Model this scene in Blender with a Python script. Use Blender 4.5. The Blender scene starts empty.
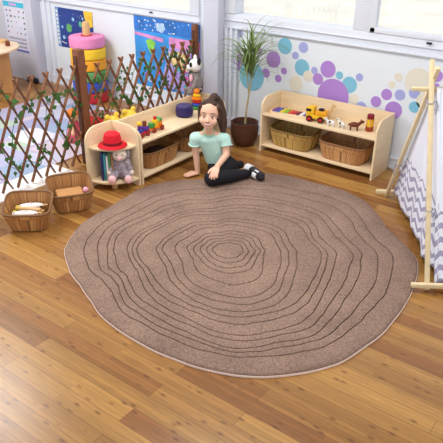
import bpy, bmesh, math, random
from mathutils import Vector, Matrix, noise
random.seed(7)
SC = bpy.context.scene
COL = SC.collection
PI = math.pi
V = Vector

# ------------------------------------------------------------------ camera
FPX, PITCH, YAW, ROLL, CAMH = 613.26, 0.482106, -0.635381, 0.01358, 1.75
def cam_axes():
    cy, sy = math.cos(YAW), math.sin(YAW)
    fw = V((sy*math.cos(PITCH), cy*math.cos(PITCH), -math.sin(PITCH)))
    right = V((cy, -sy, 0)); up = right.cross(fw)
    r2 = right*math.cos(ROLL) + up*math.sin(ROLL)
    return r2, -r2.cross(fw), fw           # right, down, forward
AX_R, AX_D, AX_F = cam_axes()
CAM = V((0, 0, CAMH))
def ray(u, v): return AX_R*((u-221.5)/FPX) + AX_D*((v-221.5)/FPX) + AX_F
def pz(u, v, z=0.0):
    d = ray(u, v); return CAM + d*((z-CAMH)/d.z)
def py(u, v, y):
    d = ray(u, v); return CAM + d*(y/d.y)
def px(u, v, x):
    d = ray(u, v); return CAM + d*(x/d.x)
cd = bpy.data.cameras.new('camera'); co = bpy.data.objects.new('camera', cd); COL.objects.link(co)
cd.sensor_width = 36; cd.lens = FPX/443*36; cd.clip_start = .05; cd.clip_end = 200
up = -AX_D; bk = -AX_F
co.matrix_world = Matrix(((AX_R.x, up.x, bk.x, 0), (AX_R.y, up.y, bk.y, 0), (AX_R.z, up.z, bk.z, CAMH), (0, 0, 0, 1)))
SC.camera = co

# ------------------------------------------------------------------ materials
def lin(c):
    return tuple((x/255/12.92 if x/255 <= .04045 else ((x/255+.055)/1.055)**2.4) for x in c) + (1,)
MATS = {}
def mat(name, rgb, rough=.6, var=0.0, scale=20, bump=0.0, bscale=200, stretch=(1, 1, 1), spec=.35, sheen=0):
    if name in MATS: return MATS[name]
    m = bpy.data.materials.new(name); m.use_nodes = True; MATS[name] = m
    n, l = m.node_tree.nodes, m.node_tree.links; b = n['Principled BSDF']
    b.inputs['Base Color'].default_value = lin(rgb); b.inputs['Roughness'].default_value = rough
    b.inputs['Specular IOR Level'].default_value = spec
    if sheen: b.inputs['Sheen Weight'].default_value = sheen
    tc = n.new('ShaderNodeTexCoord'); mp = n.new('ShaderNodeMapping'); mp.inputs['Scale'].default_value = stretch
    l.new(tc.outputs['Object'], mp.inputs['Vector'])
    if var:
        t = n.new('ShaderNodeTexNoise'); t.inputs['Scale'].default_value = scale; t.inputs['Detail'].default_value = 4
        l.new(mp.outputs[0], t.inputs['Vector'])
        r = n.new('ShaderNodeMapRange'); r.inputs['From Min'].default_value = .3; r.inputs['From Max'].default_value = .7
        r.inputs['To Min'].default_value = 1-var; r.inputs['To Max'].default_value = 1+var
        l.new(t.outputs['Fac'], r.inputs['Value'])
        x = n.new('ShaderNodeVectorMath'); x.operation = 'SCALE'; x.inputs[0].default_value = lin(rgb)[:3]
        l.new(r.outputs[0], x.inputs['Scale']); l.new(x.outputs[0], b.inputs['Base Color'])
    if bump:
        t = n.new('ShaderNodeTexNoise'); t.inputs['Scale'].default_value = bscale; t.inputs['Detail'].default_value = 3
        l.new(mp.outputs[0], t.inputs['Vector'])
        bp = n.new('ShaderNodeBump'); bp.inputs['Strength'].default_value = bump; bp.inputs['Distance'].default_value = .004
        l.new(t.outputs['Fac'], bp.inputs['Height']); l.new(bp.outputs[0], b.inputs['Normal'])
    return m

def floor_mat():
    m = bpy.data.materials.new('bamboo_floor'); m.use_nodes = True
    n, l = m.node_tree.nodes, m.node_tree.links; b = n['Principled BSDF']
    tc = n.new('ShaderNodeTexCoord')
    def brick(w, h, c1, c2, mort, off, fq):
        t = n.new('ShaderNodeTexBrick'); t.offset = off; t.offset_frequency = fq
        t.inputs['Color1'].default_value = c1; t.inputs['Color2'].default_value = c2
        t.inputs['Mortar'].default_value = mort; t.inputs['Scale'].default_value = 1
        t.inputs['Mortar Size'].default_value = .0009; t.inputs['Mortar Smooth'].default_value = .3
        t.inputs['Brick Width'].default_value = w; t.inputs['Row Height'].default_value = h
        t.inputs['Bias'].default_value = 0
        l.new(tc.outputs['Object'], t.inputs['Vector']); return t
    t1 = brick(.96, .082, lin((176, 132, 70)), lin((134, 87, 44)), lin((90, 54, 26)), .37, 2)
    t2 = brick(1.6, .0205, (1.16, 1.16, 1.16, 1), (.86, .85, .82, 1), (.80, .76, .72, 1), .41, 3)
    mul = n.new('ShaderNodeMixRGB'); mul.blend_type = 'MULTIPLY'; mul.inputs[0].default_value = 1
    l.new(t1.outputs['Color'], mul.inputs[1]); l.new(t2.outputs['Color'], mul.inputs[2])
    # grain
    mp = n.new('ShaderNodeMapping'); mp.inputs['Scale'].default_value = (3, 60, 1); l.new(tc.outputs['Object'], mp.inputs[0])
    g = n.new('ShaderNodeTexNoise'); g.inputs['Scale'].default_value = 3; g.inputs['Detail'].default_value = 5; l.new(mp.outputs[0], g.inputs[0])
    r = n.new('ShaderNodeMapRange'); r.inputs['From Min'].default_value = .3; r.inputs['From Max'].default_value = .7
    r.inputs['To Min'].default_value = .82; r.inputs['To Max'].default_value = 1.16; l.new(g.outputs['Fac'], r.inputs[0])
    s = n.new('ShaderNodeVectorMath'); s.operation = 'SCALE'; l.new(mul.outputs[0], s.inputs[0]); l.new(r.outputs[0], s.inputs['Scale'])
    # bamboo nodes: short dark knots
    mp2 = n.new('ShaderNodeMapping'); mp2.inputs['Scale'].default_value = (10.5, 26, 1); l.new(tc.outputs['Object'], mp2.inputs[0])
    vo = n.new('ShaderNodeTexVoronoi'); vo.inputs['Scale'].default_value = 1; vo.inputs['Randomness'].default_value = 1; l.new(mp2.outputs[0], vo.inputs['Vector'])
    kr = n.new('ShaderNodeMapRange'); kr.inputs['From Min'].default_value = .05; kr.inputs['From Max'].default_value = .23
    kr.inputs['To Min'].default_value = .75; kr.inputs['To Max'].default_value = 0; l.new(vo.outputs['Distance'], kr.inputs[0])
    mk = n.new('ShaderNodeMixRGB'); mk.inputs[2].default_value = lin((92, 52, 26)); l.new(kr.outputs[0], mk.inputs[0]); l.new(s.outputs[0], mk.inputs[1])
    l.new(mk.outputs[0], b.inputs['Base Color'])
    b.inputs['Roughness'].default_value = .27; b.inputs['Specular IOR Level'].default_value = .5
    bp = n.new('ShaderNodeBump'); bp.inputs['Strength'].default_value = .08; bp.inputs['Distance'].default_value = .002
    l.new(g.outputs['Fac'], bp.inputs['Height']); l.new(bp.outputs[0], b.inputs['Normal'])
    return m

def wicker_mat(name, c1, c2):
    m = bpy.data.materials.new(name); m.use_nodes = True; MATS[name] = m
    n, l = m.node_tree.nodes, m.node_tree.links; b = n['Principled BSDF']
    uv = n.new('ShaderNodeUVMap')
    t = n.new('ShaderNodeTexBrick'); t.offset = .3
    t.inputs['Color1'].default_value = lin(c1); t.inputs['Color2'].default_value = lin(c2)
    t.inputs['Mortar'].default_value = tuple(x*.5 for x in lin(c2)[:3]) + (1,)
    t.inputs['Scale'].default_value = 1; t.inputs['Brick Width'].default_value = .0125; t.inputs['Row Height'].default_value = .09
    t.inputs['Mortar Size'].default_value = .0016; t.inputs['Mortar Smooth'].default_value = .6
    l.new(uv.outputs[0], t.inputs['Vector'])
    no = n.new('ShaderNodeTexNoise'); no.inputs['Scale'].default_value = 60
    mx = n.new('ShaderNodeMixRGB'); mx.blend_type = 'OVERLAY'; mx.inputs[0].default_value = .35
    l.new(t.outputs['Color'], mx.inputs[1]); l.new(no.outputs['Fac'], mx.inputs[2]); l.new(mx.outputs[0], b.inputs['Base Color'])
    b.inputs['Roughness'].default_value = .6
    return m

def chevron_mat():
    m = bpy.data.materials.new('chevron_canvas'); m.use_nodes = True
    n, l = m.node_tree.nodes, m.node_tree.links; b = n['Principled BSDF']
    uv = n.new('ShaderNodeUVMap'); sp = n.new('ShaderNodeSeparateXYZ'); l.new(uv.outputs[0], sp.inputs[0])
    def mth(op, a, c=None):
        x = n.new('ShaderNodeMath'); x.operation = op
        for i, q in enumerate((a, c)):
            if q is None: continue
            if isinstance(q, (int, float)): x.inputs[i].default_value = q
            else: l.new(q, x.inputs[i])
        return x.outputs[0]
    tri = mth('PINGPONG', sp.outputs[0], .048)
    w = mth('ADD', sp.outputs[1], mth('MULTIPLY', tri, .75))
    fr = mth('FRACT', mth('DIVIDE', w, .068))
    st = mth('LESS_THAN', fr, .42)
    band = mth('LESS_THAN', w, .355)
    f = mth('MULTIPLY', st, band)
    mx = n.new('ShaderNodeMixRGB'); mx.inputs[1].default_value = lin((230, 233, 246)); mx.inputs[2].default_value = lin((164, 160, 188))
    l.new(f, mx.inputs[0]); l.new(mx.outputs[0], b.inputs['Base Color'])
    b.inputs['Roughness'].default_value = .85; b.inputs['Specular IOR Level'].default_value = .1
    return m

def mat_tiles():
    m = bpy.data.materials.new('printed_play_mat'); m.use_nodes = True
    n, l = m.node_tree.nodes, m.node_tree.links; b = n['Principled BSDF']
    tc = n.new('ShaderNodeTexCoord'); vo = n.new('ShaderNodeTexVoronoi'); vo.inputs['Scale'].default_value = 3.6
    vo.distance = 'CHEBYCHEV'; vo.inputs['Randomness'].default_value = .75
    l.new(tc.outputs['Object'], vo.inputs['Vector'])
    sp = n.new('ShaderNodeSeparateXYZ'); l.new(vo.outputs['Color'], sp.inputs[0])
    r = n.new('ShaderNodeValToRGB'); r.color_ramp.interpolation = 'CONSTANT'
    cols = [(170, 170, 200), (190, 192, 212), (146, 166, 194), (214, 212, 222), (172, 192, 176), (176, 168, 194), (156, 160, 192), (200, 186, 200)]
    e = r.color_ramp.elements; e[0].color = lin(cols[0]); e[1].position = .125; e[1].color = lin(cols[1])
    for i in range(2, 8):
        k = e.new(i/8); k.color = lin(cols[i])
    l.new(sp.outputs[0], r.inputs[0]); l.new(r.outputs[0], b.inputs['Base Color']); b.inputs['Roughness'].default_value = .55
    return m

def glass_mat():
    m = bpy.data.materials.new('window_glass'); m.use_nodes = True
    n, l = m.node_tree.nodes, m.node_tree.links
    for x in list(n):
        if x.type == 'BSDF_PRINCIPLED': n.remove(x)
    t = n.new('ShaderNodeBsdfTransparent'); g = n.new('ShaderNodeBsdfGlossy'); g.inputs['Roughness'].default_value = .02
    mx = n.new('ShaderNodeMixShader'); mx.inputs[0].default_value = .05
    l.new(t.outputs[0], mx.inputs[1]); l.new(g.outputs[0], mx.inputs[2]); l.new(mx.outputs[0], n['Material Output'].inputs[0])
    return m

# ------------------------------------------------------------------ mesh builder
class MB:
    def __init__(s): s.bm = bmesh.new()
    def _xf(s, vs, M):
        bmesh.ops.transform(s.bm, matrix=M, verts=vs)
    def box(s, c, size, rot=None, bev=0.0):
        r = bmesh.ops.create_cube(s.bm, size=1); vs = r['verts']
        bmesh.ops.scale(s.bm, vec=V(size), verts=vs)
        if bev:
            es = list({e for v in vs for e in v.link_edges})
            q = bmesh.ops.bevel(s.bm, geom=es, offset=min(bev, min(size)*.45), segments=2, profile=.5, affect='EDGES')
            vs = list({v for f in q['faces'] for v in f.verts})
            seen = set(vs); st = list(vs)
            while st:
                v = st.pop()
                for e in v.link_edges:
                    o = e.other_vert(v)
                    if o not in seen: seen.add(o); st.append(o)
            vs = list(seen)
        M = Matrix.Translation(V(c)) @ (rot.to_4x4() if rot else Matrix())
        s._xf(vs, M); return s
    def bar(s, p0, p1, w, h, upv=(0, 0, 1), bev=0.0):
        p0, p1 = V(p0), V(p1); d = p1-p0; L = d.length; d.normalize()
        u = V(upv); sx = d.cross(u)
        if sx.length < 1e-4: sx = d.cross(V((1, 0, 0)))
        sx.normalize(); u = sx.cross(d)
        R = Matrix((d, sx, u)).transposed()
        return s.box((p0+p1)/2, (L, w, h), R, bev)
    def cyl(s, p0, p1, r0, r1=None, seg=24):
        if r1 is None: r1 = r0
        p0, p1 = V(p0), V(p1); d = p1-p0; L = d.length
        r = bmesh.ops.create_cone(s.bm, cap_ends=True, segments=seg, radius1=max(r0, 1e-4), radius2=max(r1, 1e-4), depth=L)
        s._xf(r['verts'], Matrix.Translation((p0+p1)/2) @ d.to_track_quat('Z', 'Y').to_matrix().to_4x4()); return s
    def ball(s, c, r, rot=None, seg=20):
        if isinstance(r, (int, float)): r = (r, r, r)
        q = bmesh.ops.create_uvsphere(s.bm, u_segments=seg, v_segments=max(8, seg//2+2), radius=1)
        s._xf(q['verts'], Matrix.Translation(V(c)) @ (rot.to_4x4() if rot else Matrix()) @ Matrix.Diagonal((*r, 1))); return s
    def caps(s, p0, r0, p1, r1, seg=18):
        s.ball(p0, r0, seg=seg); s.ball(p1, r1, seg=seg); s.cyl(p0, p1, r0, r1, seg); return s
    def chain(s, pts, seg=14):
        for a, b in zip(pts[:-1], pts[1:]): s.caps(a[0], a[1], b[0], b[1], seg)
        return s
    def lathe(s, prof, c=(0, 0, 0), seg=32):
        c = V(c); rings = []
        for r, z in prof:
            rings.append([s.bm.verts.new(c+V((r*math.cos(2*PI*i/seg), r*math.sin(2*PI*i/seg), z))) for i in range(seg)])
        for a, b in zip(rings[:-1], rings[1:]):
            for i in range(seg): s.bm.faces.new((a[i], a[(i+1) % seg], b[(i+1) % seg], b[i]))
        s.bm.faces.new(rings[0][::-1]); s.bm.faces.new(rings[-1]); return s
    def prism(s, pts, dvec, bev=0.0):
        # pts: planar 3D outline; extruded by dvec
        d = V(dvec); a = [s.bm.verts.new(V(p)) for p in pts]; b = [s.bm.verts.new(V(p)+d) for p in pts]
        f1 = s.bm.faces.new(a[::-1]); f2 = s.bm.faces.new(b); fs = [f1, f2]
        for i in range(len(a)):
            j = (i+1) % len(a); fs.append(s.bm.faces.new((a[i], a[j], b[j], b[i])))
        bmesh.ops.recalc_face_normals(s.bm, faces=fs)
        if bev:
            es = list({e for e in f1.edges} | {e for e in f2.edges})
            bmesh.ops.bevel(s.bm, geom=es, offset=bev, segments=2, profile=.5, affect='EDGES')
        return s
    def tube(s, pts, r, seg=8, closed=False):
        pts = [V(p) for p in pts]; n = len(pts); rings = []
        rr = r if isinstance(r, (list, tuple)) else [r]*n
        for i, p in enumerate(pts):
            a = pts[(i-1) % n] if (closed or i > 0) else p
            b = pts[(i+1) % n] if (closed or i < n-1) else p
            t = (b-a).normalized(); u = t.cross(V((0, 0, 1)))
            if u.length < 1e-3: u = t.cross(V((1, 0, 0)))
            u.normalize(); w = u.cross(t)
            rings.append([s.bm.verts.new(p+(u*math.cos(2*PI*k/seg)+w*math.sin(2*PI*k/seg))*rr[i]) for k in range(seg)])
        m = n if closed else n-1
        for i in range(m):
            a, b = rings[i], rings[(i+1) % n]
            for k in range(seg): s.bm.faces.new((a[k], a[(k+1) % seg], b[(k+1) % seg], b[k]))
        if not closed: s.bm.faces.new(rings[0][::-1]); s.bm.faces.new(rings[-1])
        return s
    def build(s, name, m, parent=None, smooth=True, keepn=False):
        me = bpy.data.meshes.new(name)
        if not keepn: bmesh.ops.recalc_face_normals(s.bm, faces=s.bm.faces[:])
        s.bm.to_mesh(me); s.bm.free()
        me.materials.append(m)
        if smooth:
            me.polygons.foreach_set('use_smooth', [True]*len(me.polygons))
            me.set_sharp_from_angle(angle=math.radians(38))
        o = bpy.data.objects.new(name, me); COL.objects.link(o)
        if parent: o.parent = parent
        return o

def remeshed(mb, voxel, smooth=2):
    me = bpy.data.meshes.new('tmp'); mb.bm.to_mesh(me); mb.bm.free()
    o = bpy.data.objects.new('tmp', me); COL.objects.link(o)
    a = o.modifiers.new('r', 'REMESH'); a.mode = 'VOXEL'; a.voxel_size = voxel; a.use_smooth_shade = True
    if smooth:
        b = o.modifiers.new('s', 'SMOOTH'); b.iterations = smooth; b.factor = .5
    bpy.context.view_layer.update()
    dg = bpy.context.evaluated_depsgraph_get()
    me2 = bpy.data.meshes.new_from_object(o.evaluated_get(dg))
    bpy.data.objects.remove(o)
    bm = bmesh.new(); bm.from_mesh(me2); bpy.data.meshes.remove(me2)
    r = MB(); r.bm.free(); r.bm = bm; return r

def tag(o, label, cat=None, group=None, kind=None):
    o['label'] = label
    if cat: o['category'] = cat
    if group: o['group'] = group
    if kind: o['kind'] = kind
    return o
def thing(name, label, cat, loc=(0, 0, 0), rz=0.0, group=None):
    o = bpy.data.objects.new(name, None); COL.objects.link(o); o.empty_display_size = .05
    o.location = loc; o.rotation_euler = (0, 0, rz); tag(o, label, cat, group); return o
def struct(name, mb, m, label=None, parent=None):
    o = mb.build(name, m, parent)
    if not parent: o['kind'] = 'structure'
    if label: o['label'] = label
    return o
def copy_tree(o, parent=None):
    c = o.copy(); COL.objects.link(c)
    if parent: c.parent = parent
    for ch in list(o.children): copy_tree(ch, c)
    return c

# common materials
PLY = mat('birch_ply', (231, 207, 170), .5, .06, 6, stretch=(1, 1, 8))
PLYE = mat('ply_edge', (206, 168, 118), .6, .08, 40)
WALL = mat('wall_paint', (224, 232, 239), .7, .015, 3)
TRIM = mat('white_trim', (220, 225, 235), .5, .01, 5)
PILA = mat('pilaster_paint', (206, 209, 224), .6, .01, 4)
BLACK = mat('black_plastic', (26, 24, 28), .4)
RED = mat('red_paint', (200, 34, 38), .4)
YEL = mat('yellow_paint', (240, 190, 40), .4)
ORANGE = mat('orange_paint', (232, 126, 30), .4)
GREEN = mat('green_paint', (70, 150, 70), .4)
BLUE = mat('blue_paint', (50, 80, 170), .4)
PURPLE = mat('purple_paint', (98, 56, 150), .4)
WHITE = mat('white_paint', (236, 234, 232), .5)
NATW = mat('natural_wood', (214, 176, 124), .5, .1, 30, stretch=(1, 1, 6))
BROWN = mat('brown_wood', (120, 62, 34), .5, .12, 30)

# ------------------------------------------------------------------ the room
WY = 4.165
struct('floor', MB().box((-2.6, 2.2, -.05), (9.6, 6.6, .1)), floor_mat(), 'amber bamboo plank floor')
XL, XR = -7.2, 1.6
HEAD = 2.36; ZT = 2.5
# back wall with two window openings
w1 = (-2.955, .95, 1.3)    # window one: x from, sill z, x to
w2 = (-6.9, .90, -3.42)
wb = MB()
wb.box(((XL+XR)/2, WY+.06, .42), (XR-XL, .12, .84))                       # below the windows
wb.box(((XL+XR)/2, WY+.06, (HEAD+ZT)/2), (XR-XL, .12, ZT-HEAD))           # above
for a, b in ((XL, w2[0]-.1), (w2[2]+.1, w1[0]-.1), (w1[2]+.1, XR)):
    if b > a: wb.box(((a+b)/2, WY+.06, (.84+HEAD)/2), (b-a, .12, HEAD-.84))
struct('wall_back', wb, WALL, 'white back wall below the windows')
# window one: frame, sash, glass
def window(name, xa, xb, zs, mull, label):
    fr = MB()
    fr.box(((xa+xb)/2, WY+.055, (.84+zs)/2), (xb-xa+.2, .13, zs-.84), bev=.006)       # sill board
    fr.box(((xa+xb)/2, WY-.012, .846), (xb-xa+.2, .03, .014), bev=.004)              # lower lip
    fr.box(((xa+xb)/2, WY-.008, .90), (xb-xa+.2, .03, .008), bev=.003)
    fr.box(((xa+xb)/2, WY+.05, HEAD-.04), (xb-xa+.2, .12, .08), bev=.006)
    for x in (xa-.05, xb+.05): fr.box((x, WY+.045, (zs+HEAD)/2), (.1, .13, HEAD-zs), bev=.006)
    for x, w in mull: fr.box((x, WY+.045, (zs+HEAD)/2), (w, .11, HEAD-zs), bev=.006)
    f = struct(name, fr, TRIM, label)
    g = MB().box(((xa+xb)/2, WY+.07, (zs+HEAD)/2), (xb-xa, .006, HEAD-zs)).build('glass_pane', glass_mat(), f)
    return f
f1 = window('window_1', w1[0], w1[2], w1[1], [(-1.87, .128)], 'long white window above the dotted wall')
sash = MB()
sash.box((-.29, WY+.005, .968), (3.02, .05, .036), bev=.004)
sash.box((-1.785, WY+.005, 1.65), (.05, .05, 1.4), bev=.004)
sash.build('opening_sash', TRIM, f1)
MB().box((-1.37, WY-.02, .93), (.035, .02, .012), bev=.003).build('latch', BLACK, f1)
f2 = window('window_2', w2[0], w2[2], w2[1], [(-4.6, .1)], 'white window above the posters')
MB().box((-3.86, WY-.02, .872), (.03, .02, .01), bev=.003).build('latch', BLACK, f2)
# pilasters
struct('trim_1', MB().box((-3.13, 4.12, 1.25), (.15, .12, 2.5), bev=.004), PILA, 'pale lavender grey pilaster behind the fence end')
struct('trim_2', MB().box((-5.72, 4.11, 1.25), (.62, .13, 2.5), bev=.004), PILA, 'wide white pilaster carrying the chart')
tr = MB()
for x, w in ((-3.035, .03), (-2.985, .02), (-2.93, .012)): tr.box((x, WY-.012, .42), (w, .03, .84), bev=.004)
struct('trim_3', tr, TRIM, 'vertical white moulding strips beside the pilaster')
tr = MB()
for x, w in ((-5.33, .03), (-5.25, .02)): tr.box((x, WY-.012, .42), (w, .03, .84), bev=.004)
struct('trim_4', tr, TRIM, 'vertical white moulding strips left of the planet poster')
bb = MB()
for a, b in ((-5.4, -3.21), (-3.05, XR)):
    bb.box(((a+b)/2, WY-.008, .045), (b-a, .018, .09), bev=.003); bb.box(((a+b)/2, WY-.012, .012), (b-a, .03, .024), bev=.004)
    bb.box(((a+b)/2, WY-.010, .082), (b-a, .026, .012), bev=.003)
struct('baseboard_back', bb, TRIM, 'white baseboard along the back wall')
# outside ground
struct('ground_outside', MB().box((-2, 14.5, -.15), (60, 20, .1)), mat('dry_grass', (230, 225, 212), .9, .1, 1.2), 'pale sunlit dry grass outside the windows')

# painted dots on the wall: flat discs, thin paint layers
PUR, TEA, LAV, CRE = (172, 132, 208), (126, 190, 216), (164, 170, 222), (224, 220, 204)
DOTS = [(240,34,3,LAV),(285,46,7,TEA),(303.5,47.5,4.7,LAV),(295.5,55.5,3.3,LAV),(273.5,59.5,7,PUR),(302,67.5,7.3,TEA),(314.5,70.5,3.3,LAV),
 (318,79,5.2,PUR),(241.5,63,7.2,PUR),(251.5,76,12.3,TEA),(266,73,3.9,PUR),(284,71,3,PUR),(278.3,78.5,3.2,PUR),(328,69.2,7.6,PUR),(339.5,75.3,3.6,TEA),
 (349.5,84.8,7.6,TEA),(359.5,77.3,3.7,LAV),(333,96,16,PUR),(361,107,5.3,LAV),(376,101.5,5.2,PUR),(386.7,94.5,5.5,PUR),(400,95,5.4,LAV),
 (414.5,93,5.6,LAV),(414.5,107,5.7,TEA),(393.5,110,8.6,PUR),(418,82,14,CRE),(398.5,77,4.2,CRE),(392,84.5,3.6,CRE),(296,84,7,CRE),(308,76,4.8,CRE),
 (354,99,5,CRE),(437,76,6,PUR),(436.5,86.5,3.4,PUR),(424,101,8,CRE),(258,50,3.5,PUR)]
names = {PUR: 'purple', TEA: 'teal', LAV: 'pale lavender blue', CRE: 'cream'}
where = {0:'high left behind the plant leaves',1:'right of the plant top',2:'upper right of the teal dot beside the plant',3:'small, between two teal dots right of the plant',
4:'beside the plant leaves',5:'above the left shelf end',6:'small, left of the purple dot above the shelf',7:'small, touching the cream dot above shelf',8:'behind the plant left side',
9:'large, behind the plant trunk',10:'small, right of the large teal dot behind plant',11:'small, above the shelf end nearest plant',12:'tiny, nearest the shelf corner',13:'mid sized, above the giant purple dot',
14:'tiny, above the giant purple dot',15:'overlapping the giant purple dot',16:'small, upper right of the overlapping teal dot',17:'giant, behind the shelf back',18:'peeking over the shelf back',
19:'small, left in the trio right of shelf middle',20:'second in the row above the shelf end',21:'third in the row above the shelf end',22:'behind the ridge pole end of the tent',23:'under the ridge pole end of the tent',
24:'large, at the right end of the shelf back',25:'huge, behind the tent pole tips',26:'small, left of the huge cream dot',27:'smallest, lower left of the huge cream dot',28:'pale, above the left half of shelf',29:'small, left of the teal dot above shelf',
30:'pale, right of the overlapping teal dot',31:'right of the crossed tent poles',32:'small, just under the purple dot by tent poles',33:'pale, behind the crossed tent poles',34:'high behind the plant leaves'}
for i, (u, v, r, c) in enumerate(DOTS):
    p = py(u, v, WY); q = py(u+r, v, WY); R = abs(q.x-p.x)
    t = .0012 + .0004*(i % 5)
    o = MB().cyl((0, .0006, 0), (0, -t, 0), R, R, 40).build('wall_dot', mat('dot_'+names[c].replace(' ', '_'), c, .6))
    o.location = (p.x, WY-.0006, p.z)
    tag(o, 'round %s wall dot, %s' % (names[c], where[i]), 'wall dot', 'painted dots on the back wall')

# ------------------------------------------------------------------ posters
def poster(name, label, xa, xb, za, zb, y, m):
    t = thing(name, label, 'poster', (xa, y, za))
    MB().box(((xb-xa)/2, -.002, (zb-za)/2), (xb-xa, .003, zb-za)).build('sheet', m, t)
    return t
def patch(mb, pts, y=-.0045, d=-.001): mb.prism([(x, y, z) for x, z in pts], (0, d, 0))
def disc(mb, x, z, r, y=-.0045, rz=None):
    mb.prism([(x+r*math.cos(a*PI/10), y, z+(rz or r)*math.sin(a*PI/10)) for a in range(20)], (0, -.001, 0))
# planet chart
W_, H_ = .54, .385
pt = poster('planet_poster', 'dark blue planet poster on the wall left of the stacking tower', -5.18, -4.64, .405, .79, WY, mat('poster_navy', (34, 62, 140), .5, .25, 4))
m_ = MB(); patch(m_, [(0, 0), (.05, 0), (.05, H_), (0, H_)]); m_.build('margin', mat('poster_pale_blue', (120, 160, 210), .5), pt)
m_ = MB()
for k in range(9): patch(m_, [(.012, .03+k*.038), (.034, .03+k*.038), (.034, .055+k*.038), (.012, .055+k*.038)], -.006)
m_.build('margin_marks', WHITE, pt)
m_ = MB(); disc(m_, .19, .20, .042); m_.build('planet', mat('planet_green', (96, 170, 110), .5, .2, 30), pt)
m_ = MB(); disc(m_, .36, .255, .02, rz=.028); m_.build('planet', mat('planet_mint', (90, 190, 150), .5), pt)
for a_ in ((.26, .29, .018), (.09, .2, .014), (.1, .1, .02), (.40, .31, .012)):
    m_ = MB(); disc(m_, *a_); m_.build('planet', mat('planet_ice', (150, 200, 235), .5), pt)
m_ = MB(); disc(m_, .25, .07, .05, rz=.022); m_.build('planet', mat('planet_ringed', (212, 190, 160), .5), pt)
m_ = MB(); patch(m_, [(.42, .385), (.54, .385), (.54, .25), (.50, .235), (.46, .26), (.43, .32)]); m_.build('sun', mat('sun_yellow', (238, 196, 60), .5, .2, 20), pt)
m_ = MB(); patch(m_, [(.06, .05), (.13, .035), (.13, .043), (.06, .058)]); patch(m_, [(.32, .12), (.33, .12), (.33, .13), (.32, .13)])
random.seed(3)
for k in range(26): disc(m_, random.uniform(.07, .52), random.uniform(.03, .36), .003)
m_.build('stars', WHITE, pt)
# sea picture
W_ = .77
pt = poster('sea_poster', 'bright underwater poster on the wall behind the right lattice', -4.088, -3.318, .2, .825, WY, mat('poster_sea', (60, 150, 222), .5, .25, 5))
H_ = .625
m_ = MB(); patch(m_, [(0, .50), (W_, .50), (W_, H_), (0, H_)]); m_.build('water_band', mat('sea_top', (52, 122, 206), .5, .3, 8), pt)
m_ = MB(); patch(m_, [(.0, .485), (.35, .46), (.35, .425), (0, .46)], -.0055); patch(m_, [(.42, .48), (W_, .48), (W_, .40), (.6, .38), (.42, .41)], -.0055); m_.build('coral_band', mat('sea_pink', (224, 150, 206), .5, .2, 14), pt)
m_ = MB(); patch(m_, [(.30, .02), (W_, .02), (W_, .395), (.42, .40), (.36, .2)], -.0045); m_.build('lilac_water', mat('sea_lavender', (176, 160, 226), .5, .2, 9), pt)
m_ = MB(); patch(m_, [(.4, .34), (.52, .37), (.66, .35), (.70, .28), (.62, .2), (.45, .24)], -.0055); m_.build('sand_bank', mat('sea_sand', (236, 210, 150), .5, .15, 18), pt)
m_ = MB(); patch(m_, [(.14, .42), (.20, .44), (.26, .41), (.24, .36), (.2, .30), (.16, .36)], -.0055); m_.build('turtle', mat('sea_lime', (140, 210, 90), .5, .25, 30), pt)
m_ = MB(); patch(m_, [(.26, .58), (.36, .59), (.38, .54), (.34, .505), (.28, .52)], -.0055); m_.build('whale', mat('sea_pale', (176, 206, 236), .5, .1, 18), pt)
m_ = MB()
for k in range(34): disc(m_, random.uniform(.02, .75), random.uniform(.51, .61), random.uniform(.003, .008), -.006)
m_.build('bubbles', mat('sea_white', (226, 238, 246), .5), pt)
for k in range(12):
    m_ = MB(); disc(m_, random.uniform(.05, .72), random.uniform(.03, .3), random.uniform(.012, .03), -.0055-.0001*k, random.uniform(.01, .018)); m_.build('fish', mat('sea_magenta', (214, 70, 170), .5), pt)
for k in range(14):
    m_ = MB(); disc(m_, random.uniform(.1, .74), random.uniform(.05, .38), random.uniform(.015, .04), -.007-.0001*k, random.uniform(.01, .03)); m_.build('seaweed', mat(('sea_teal', 'sea_lilac', 'sea_pale')[k % 3], ((60, 190, 190), (170, 140, 220), (176, 206, 236))[k % 3], .5), pt)
# alphabet-like picture chart on the pilaster
yA = 4.045
pt = poster('picture_chart', 'white chart with small coloured pictures on the wide pilaster', -5.86, -5.51, .30, .82, yA, mat('chart_paper', (222, 222, 240), .6, .03, 8))
m_ = MB(); patch(m_, [(0, .45), (.34, .45), (.34, .5), (0, .5)]); m_.build('header', mat('chart_cyan', (60, 190, 222), .5), pt)
m_ = MB(); patch(m_, [(.1, .462), (.22, .462), (.22, .488), (.1, .488)], -.006); m_.build('header_panel', mat('chart_lilac', (206, 170, 222), .5), pt)
for nm, c in (('green', (60, 150, 80)), ('violet', (90, 70, 150)), ('orange', (220, 150, 60)), ('dark', (60, 60, 80)), ('blue', (90, 140, 210))):
    m_ = MB()
    for k in range(8): disc(m_, .03+.07*random.randint(0, 4)+random.uniform(0, .015), .19+.055*random.randint(0, 4), random.uniform(.006, .011))
    m_.build('picture_marks', mat('chart_'+nm, c, .5), pt)
m_ = MB(); patch(m_, [(0, .0), (.34, .0), (.34, .022), (0, .022)]); m_.build('footer', mat('chart_footer', (104, 110, 184), .5), pt)
m_ = MB()
for k in range(3): patch(m_, [(.02, .04+.04*k), (.32, .04+.04*k), (.32, .062+.04*k), (.02, .062+.04*k)])
m_.build('photo_strips', mat('chart_strips', (170, 170, 186), .5, .2, 40), pt)

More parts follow.
